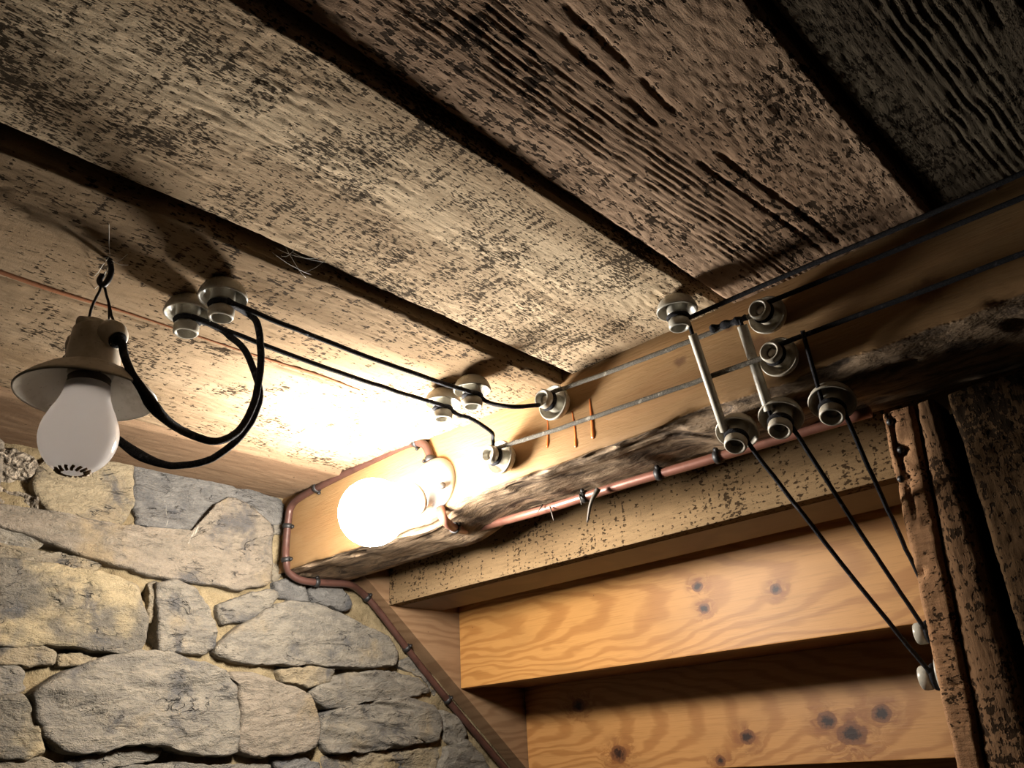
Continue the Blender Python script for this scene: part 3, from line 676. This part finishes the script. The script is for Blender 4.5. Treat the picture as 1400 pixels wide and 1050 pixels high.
# ================================================================== WIRES
def sag(a, b, s, n=14, d=(0, 0, -1)):
    t = np.linspace(0, 1, n)[:, None]; return np.asarray(a)*(1-t)+np.asarray(b)*t+np.asarray(d)*s*4*t*(1-t)
def wob(P, amp, seed):
    s = np.arange(len(P)); return P+amp*np.c_[fbm(s/3., s*0, seed, 2), fbm(s/3., s*0+9, seed+1, 2), fbm(s/3., s*0+5, seed+2, 2)]
def wire(name, paths, r, mat, label, cat='cable', seed=0, seg=8, amp=.0012):
    o = None
    P = np.vstack(paths); v, f = tube(wob(P, amp, seed), r, seg)
    o = mesh_obj(name, v, f, M[mat]); return tag(o, label, cat)
sd = np.array([.0095, 0, 0]); up = np.array([0, 0, .0095])
g1, g2, g3, g4 = G[1]+sd, G[2]+sd, G[3]+sd*.9, G[4]+sd*.9
wire('ceiling_cable', [sag(g2, g4, .004, 40)], .0024, 'cable', 'upper black cable stretched along the ceiling between two pairs of insulators', seed=1)
wire('ceiling_cable', [sag(g1, g3, .004, 40)], .0024, 'cable', 'lower black cable stretched along the ceiling between two pairs of insulators', seed=2)
k6 = G[6]+np.array([-.010, -.002, .0]); k7 = G[7]+np.array([.0, -.002, .010])
wire('jumper_cable', [catmull([g4, g4+np.array([.004, .012, -.008]), at_d(700, 556, .885), at_d(735, 554, .90), k6+np.array([-.008, 0, 0]), k6], 8)], .0024, 'cable', 'short black cable sagging from the ceiling insulator pair to the upper beam insulator', seed=3, amp=.0006)
wire('jumper_cable', [catmull([g3, g3+np.array([.004, .012, -.008]), at_d(643, 572, .93), at_d(671, 590, .935), k7+np.array([0, 0, .012]), k7], 8)], .0024, 'cable', 'short black cable curving from the ceiling insulator pair down to the lower beam insulator', seed=4, amp=.0006)
XE = .56
b6, b8 = G[6]+np.array([.0, 0, .0085]), G[8]+np.array([-.008, 0, .0015])
b7, b9 = G[7]+np.array([.0, 0, .0085]), G[9]+np.array([-.008, 0, .0015])
wire('beam_cable', [sag(b6, b8, .002, 60)], .0026, 'cable_dusty', 'upper dusty grey cable along the beam face, reaching the topmost insulator', seed=5)
wire('beam_cable', [sag(b7, b9, .002, 60)], .0026, 'cable_dusty', 'lower dusty grey cable along the beam face, reaching the second insulator', seed=6)
wire('beam_cable', [sag(G[8]+np.array([0, 0, .008]), (XE, YB-.020, G[8][2]+.006), .002, 40)], .0024, 'cable', 'dark cable running right from the topmost insulator along the beam', seed=7)
wire('beam_cable', [sag(G[9]+np.array([0, 0, .008]), (XE, YB-.020, G[9][2]+.006), .002, 40)], .0024, 'cable', 'dark cable running right from the second insulator along the beam', seed=8)
wire('ceiling_cable', [sag(G[5]+np.array([.004, .008, 0]), (XE, G[5][1]+.008, HC-.021), .002, 40)], .0023, 'cable', 'dark cable running right along the ceiling edge above the beam', seed=9)
# drops through white sleeves
def drop(a, b, t0, t1, rs, lw, lt):
    wire('drop_wire', [sag(a, b, .0, 20)], .0019, 'cable', lw, seed=int(a[0]*-1000), amp=.0004)
    if t1 > t0:
        A = a+(b-a)*t0; B = a+(b-a)*t1; ax = (B-A); L = np.linalg.norm(ax)
        v, f = lathe([(.0022, 0), (rs*.95, 0), (rs, .0008), (rs, L-.0008), (rs*.95, L), (.0022, L)], 16); o = mesh_obj('insulating_sleeve', place(v, A, ax), f, M['tube_sleeve']); tag(o, lt, 'sleeve')
a10 = G[10]+np.array([-.009, -.001, .0]); a11 = G[11]+np.array([-.006, -.003, .003]); a12 = G[12]+np.array([-.006, -.003, .003])
drop(G[5]+np.array([.009, -.001, 0]), a10, .16, .93, .0042, 'dark wire dropping through the left white sleeve to the lower insulator row', 'white insulating sleeve, the left of the two crossing the beam cables')
drop(at_y(1012, 437, YB-.030), a11, .06, .90, .0048, 'dark wire dropping through the right white sleeve to the lower insulator row', 'white insulating sleeve, the right of the two crossing the beam cables')
drop(at_y(1097, 452, YB-.028), a12, .5, .5, .004, 'bare dark drop wire ending at the rightmost lower insulator', '')
e10 = G[10]+np.array([.008, .002, -.004]); e11 = G[11]+np.array([.008, .002, -.003]); e12 = G[12]+np.array([.008, .002, -.002])
wire('drop_cable', [sag(e10, G[14]+np.array([0, -.008, .002]), .004, 40)], .0021, 'cable', 'black cable slanting across the stairs to the lower insulator behind the post, left of three', seed=21)
wire('drop_cable', [sag(e11, G[13]+np.array([0, -.008, .002]), .003, 40)], .0021, 'cable', 'black cable slanting across the stairs to the upper insulator behind the post, middle of three', seed=22)
wire('drop_cable', [sag(e12, at_y(1262, 800, .83), .003, 40)], .0021, 'cable', 'black cable slanting across the stairs and vanishing behind the post, right of three', seed=23)
# tape lump where the drop joins the cable
P = sag(at_y(972, 450, YB-.024), at_y(1020, 435, YB-.024), 0, 12); v, f = tube(wob(P, .003, 4), .0036+.0012*np.sin(np.arange(12)*1.7), 8); tag(mesh_obj('tape_joint', v, f, M['cable']), 'lumpy black taped joint on the upper beam cable', 'tape')

# ================================================================== HANGING LAMP
LX, LY = at_z(150, 345, HC-.006)[:2]+RIGHT[:2]*.0025
def lz(h): return CZ+h
lamp = tag(empty('pendant_lamp', (LX, LY, lz(.20))), 'old porcelain pendant lamp with an unlit opal bulb, hanging by a wire hook at left', 'lamp')
def lpart(name, profile, mat, seg=48, parent=lamp):
    v, f = lathe([(r*.915, z) for r, z in profile], seg); v = np.asarray(v)+np.array([LX, LY, CZ]); return mesh_obj(name, v, f, M[mat], parent)
lpart('lamp_cap', [(0, .3235), (.012, .3235), (.0168, .3225), (.0192, .320), (.0200, .313), (.0205, .305), (.0213, .291), (.024, .2865), (.024, .284), (.0, .284)], 'porcelain_lamp')
shade = lpart('lamp_shade', [(.0205, .2885), (.026, .2868), (.036, .2818), (.046, .2742), (.0525, .2682), (.0538, .2664), (.0532, .2650), (.0517, .2658), (.045, .2712), (.035, .2785), (.024, .2832), (.0175, .2835)], 'porcelain_lamp', 64)
# cord outlets on the shoulders of the cap
ears = []
ev = (RIGHT*.85-FWD*.45); ev[2] = 0; ev /= np.linalg.norm(ev)
for sgn in (1, -1):
    c = np.array([LX, LY, lz(.3125)])+ev*.0168*sgn
    prof = [(0, -.012), (.006, -.0105), (.0105, -.006), (.0118, 0), (.0104, .005), (.0078, .0085), (.0062, .0088), (.0045, .006), (0, .005)]
    ax = ev*sgn*.75+np.array([0, 0, -.65]); v, f = lathe(prof, 28); e = mesh_obj('cord_outlet', place(v, c, ax), f, M['porcelain_lamp'], lamp); ears.append((c, ax/np.linalg.norm(ax)))
    v, f = lathe([(.0, .0062), (.0042, .0064), (.0060, .0088), (.0068, .0095), (.0064, .0105), (.004, .0105)], 16); mesh_obj('grommet', place(v, c, ax), f, M['cable'], e)
# top bar with the wire loop
v, f = tube(catmull([(LX-.016*ev[1], LY+.016*ev[0], lz(.321)), (LX, LY, lz(.326)), (LX+.016*ev[1], LY-.016*ev[0], lz(.321))], 6), .0052, 12); mesh_obj('cap_bridge', v, f, M['porcelain_lamp'], lamp)
apex = at_d(141, 388, .664)
wl = catmull([at_d(120, 443, .645), at_d(124, 425, .650), at_d(134, 402, .658), apex, at_d(146, 405, .660), at_d(152, 428, .655), at_d(155, 440, .650)], 8)
v, f = tube(wob(wl, .001, 3), .0011, 8); mesh_obj('hanging_wire', v, f, M['black_iron'], lamp)
wl2 = catmull([at_d(149, 437, .652), at_d(148, 415, .657), apex], 6); v, f = tube(wl2, .0008, 6); mesh_obj('hanging_wire', v, f, M['black_iron'], lamp)
# socket thread
pr = []
for k in range(5): pr += [(.0150, .281-k*.0032), (.0165, .2796-k*.0032)]
lpart('socket', [(0, .2825)]+pr+[(.0148, .2655), (0, .2655)], 'steel_dark', 32)
# bulb
b = []
cz_, R_ = .2335, .0292
for a in np.linspace(-math.pi/2, .45, 24): b.append((max(.0, R_*math.cos(a)), cz_+R_*math.sin(a)))
b += [(.0240, .2518), (.0212, .2570), (.0189, .2628), (.0174, .2684), (.0167, .2740)]
bulb = lpart('light_bulb', b, 'opal', 64); bulb['label'] = 'unlit white opal bulb'
# brown maker stamp at the tip: short strokes on an oval
sv = []
for k in range(15):
    a = 2*math.pi*k/15; rr = .0098
    for j, dr in enumerate((-.0016, .0016)): pass
    p = np.array([LX, LY, lz(cz_)])
    def on(r, an):
        z = -R_*math.sqrt(max(1-(r/(R_*.915))**2, 0)); d_ = np.array([r*math.cos(an), r*math.sin(an), z]); return p+d_*1.006
    sv.append(tube([on(rr-.0024, a), on(rr, a+.03), on(rr+.0020, a+.12)], .0012, 5))
v, f = join(*sv); st = mesh_obj('bulb_stamp', v, f, NT('stamp_ink').finish((.28, .19, .10), .7), bulb); st['label'] = 'faded brown ring of print on the bulb tip'
# ceiling hook
hk = catmull([(LX, LY, HC+.002), at_d(150, 352, .672), at_d(152, 370, .668), at_d(147, 384, .664), at_d(140, 390, .662), at_d(136, 384, .664), at_d(140, 376, .667)], 8)
v, f = tube(hk, .0024, 10); tag(mesh_obj('ceiling_hook', v, f, M['black_iron']), 'black iron hook screwed into the ceiling above the hanging lamp', 'hook')
# two supply cords
ca = catmull([ears[0][0]+ears[0][1]*.008, ears[0][0]+ears[0][1]*.016, at_d(173, 497, .606), at_d(196, 535, .592), at_d(219, 566, .600), at_d(255, 592, .63), at_d(298, 603, .655), at_d(331, 584, .68), at_d(350, 540, .70), at_d(357, 490, .712), at_d(352, 445, .722), at_d(338, 428, .728), G[2]+sd], 8)
s = np.linspace(0, 1, len(ca)); ra = .0031+.0016*np.exp(-((s-.30)/.05)**2)
v, f = tube(wob(ca, .0012, 8), ra, 10); tag(mesh_obj('lamp_cord', v, f, M['cable']), 'thick black fabric cord from the front of the hanging lamp to the upper-right insulator', 'cord')
cb_ = catmull([ears[1][0]+ears[1][1]*.008, at_d(88, 500, .68), at_d(110, 560, .70), at_d(165, 604, .70), at_d(200, 627, .70), at_d(240, 637, .705), at_d(290, 627, .71), at_d(330, 595, .715), at_d(353, 555, .72), at_d(352, 520, .725), at_d(335, 480, .735), at_d(312, 458, .74), at_d(293, 445, .745), G[1]+sd], 8)
s = np.linspace(0, 1, len(cb_)); rb = .0031+.0016*np.exp(-((s-.28)/.05)**2)
v, f = tube(wob(cb_, .0012, 12), rb, 10); tag(mesh_obj('lamp_cord', v, f, M['cable']), 'thick black fabric cord looping behind the unlit bulb to the lower-left insulator', 'cord')

# ================================================================== LIT WALL LAMP
HP = at_y(598, 662, YB); TH = .49
AX = np.array([0, -math.cos(TH), -math.sin(TH)])
wlamp = tag(empty('wall_lamp', HP), 'white porcelain angled lampholder on the beam with a glowing bulb', 'lamp')
def loft(rings, seg=40):
    v = []; f = []
    for c, nrm, r in rings:
        Fm = frame_from(nrm)
        for k in range(seg): a = 2*math.pi*k/seg; v.append(np.asarray(c)+Fm@np.array([r*math.cos(a), r*math.sin(a), 0]))
    for i in range(len(rings)-1):
        for k in range(seg): a = i*seg+k; b_ = i*seg+(k+1) % seg; f.append((a, b_, b_+seg, a+seg))
    f.append(tuple(range((len(rings)-1)*seg, len(rings)*seg))); return np.array(v), f
rings = []
Yn = np.array([0, -1.0, 0])
for t, r in ((0, .034), (.06, .0345), (.12, .034), (.2, .032), (.35, .0282), (.5, .0255), (.65, .0238), (.8, .0228), (.92, .0222), (1.0, .0212), (1.0, .0180), (.9, .0172)):
    c = HP+Yn*(.052*t)*(1-.25*t)+AX*0+np.array([0, 0, -1])*(.026*t**1.4); nrm = Yn*(1-t)+AX*t if t > 0 else Yn; rings.append((c, nrm, r))
# frame continuity: use a common twist-free frame
v, f = loft(rings); holder = mesh_obj('lampholder', v, f, M['porcelain_white'], wlamp)
# fixing screw in a pocket of the shell
sc_c = at_y(605, 663, YB-.019); v, f = lathe([(0, .001), (.0035, .001), (.0040, .0), (.0040, -.004), (0, -.004)], 16); mesh_obj('screw', place(v, sc_c, (.75, -.6, .1)), f, M['steel_dark'], holder)
E_ = rings[-3][0]
v, f = lathe([(.0205, -.004), (.0215, -.003), (.0215, .002), (.0200, .004), (.0165, .0045), (.0165, -.004)], 36); mesh_obj('collar', place(v, E_+AX*.004, AX), f, M['porcelain'], wlamp)
BC = HP+AX*.116; R2 = .040
pr = [(.0155, -.066), (.0160, -.054), (.0185, -.048), (.024, -.0405)]
for a in np.linspace(-.93, math.pi/2, 16): pr.append((max(.0002, R2*math.cos(a)), R2*math.sin(a)))
v, f = lathe(pr, 28); lb = mesh_obj('light_bulb', place(v, BC, AX), f, M['lit'], wlamp); lb['label'] = 'glowing white bulb'

# ================================================================== CONDUIT
con = tag(empty('conduit', at_x(389, 760, XW+.02)), 'brown painted conduit looping from the lampholder round the beam end and down the stair edge', 'conduit')
yp = YB-.006
path = [at_y(590, 640, yp), at_y(586, 618, yp), at_y(577, 606, yp), at_y(558, 607, yp), at_y(520, 624, yp), at_y(460, 653, yp), at_y(412, 679, yp)]
xq = XW+.030
path += [at_y(398, 693, yp), at_y(394, 712, yp), at_y(391, 745, yp), at_y(391, 765, yp), at_x(396, 783, xq), at_x(415, 794, xq), at_x(450, 797, xq), at_x(476, 799, xq)]
def under(px, py, off=.006): return at_x(px, py, XS-.024)
path += [under(492, 808), under(515, 832), under(556, 886), under(612, 957), under(690, 1050), under(760, 1135)]
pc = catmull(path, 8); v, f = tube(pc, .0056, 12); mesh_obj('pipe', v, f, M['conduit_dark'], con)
con2 = tag(empty('conduit', at_y(652, 724, YB+.05)), 'copper-coloured conduit running right along the beam underside from the lampholder', 'conduit')
yq = YB+.088
path2 = [at_y(602, 694, yp), at_y(607, 710, yp+.002), at_y(618, 720, yp+.03), at_y(634, 725, yq-.02), at_y(652, 722, yq), at_y(750, 695, yq), at_y(850, 663, yq), at_y(950, 634, yq), at_y(1020, 613, yq), at_y(1190, 563, yq)]
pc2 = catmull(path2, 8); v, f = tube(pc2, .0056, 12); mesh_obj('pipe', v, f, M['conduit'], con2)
def clip(P, i, parent):
    T = P[i+1]-P[i-1]; v, f = lathe([(.0058, -.0035), (.0072, -.0035), (.0075, 0), (.0072, .0035), (.0058, .0035)], 18); c = mesh_obj('clip', place(v, P[i], T), f, M['black_iron'], parent)
    T = T/np.linalg.norm(T); s_ = np.cross(T, FWD); s_ /= np.linalg.norm(s_); q = P[i]-FWD*.004+s_*.0085
    v, f = lathe([(0, .0025), (.002, .002), (.0026, 0), (.0026, -.004), (0, -.004)], 10); mesh_obj('screw', place(v, q, -FWD), f, M['black_iron'], c)
for i in (4, 20, 44, 66, 80, 100, 124, 136, 144): clip(pc, min(i, len(pc)-2), con)
for i in (18, 31, 44, 52, 60): clip(pc2, min(i, len(pc2)-2), con2)

# ================================================================== COBWEBS
def cobweb(pairs, label, seed):
    rr = random.Random(seed); parts = []
    for (a, da, b_, db) in pairs:
        A = at_z(*a, HC-da); B = at_z(*b_, HC-db)
        parts.append(tube(wob(sag(A, B, rr.uniform(.001, .004), 10), .0015, seed+len(parts)), .00022, 4))
    v, f = join(*parts); tag(mesh_obj('cobweb', v, f, M['web']), label, 'cobweb')
cobweb([((372, 345), .012, (432, 378), .003), ((378, 340), .004, (440, 352), .002), ((390, 338), .003, (418, 380), .012), ((400, 345), .004, (445, 358), .003), ((385, 350), .012, (405, 336), .002), ((415, 372), .012, (450, 350), .002)], 'wispy cobweb across the dark plank gap at the centre of the ceiling', 40)
cobweb([((128, 378), .006, (149, 352), .014), ((122, 352), .006, (150, 350), .012), ((178, 362), .006, (152, 356), .016), ((150, 300), .006, (150, 348), .012), ((176, 345), .006, (152, 360), .018), ((130, 395), .006, (148, 366), .02)], 'wispy cobweb around the iron ceiling hook', 60)
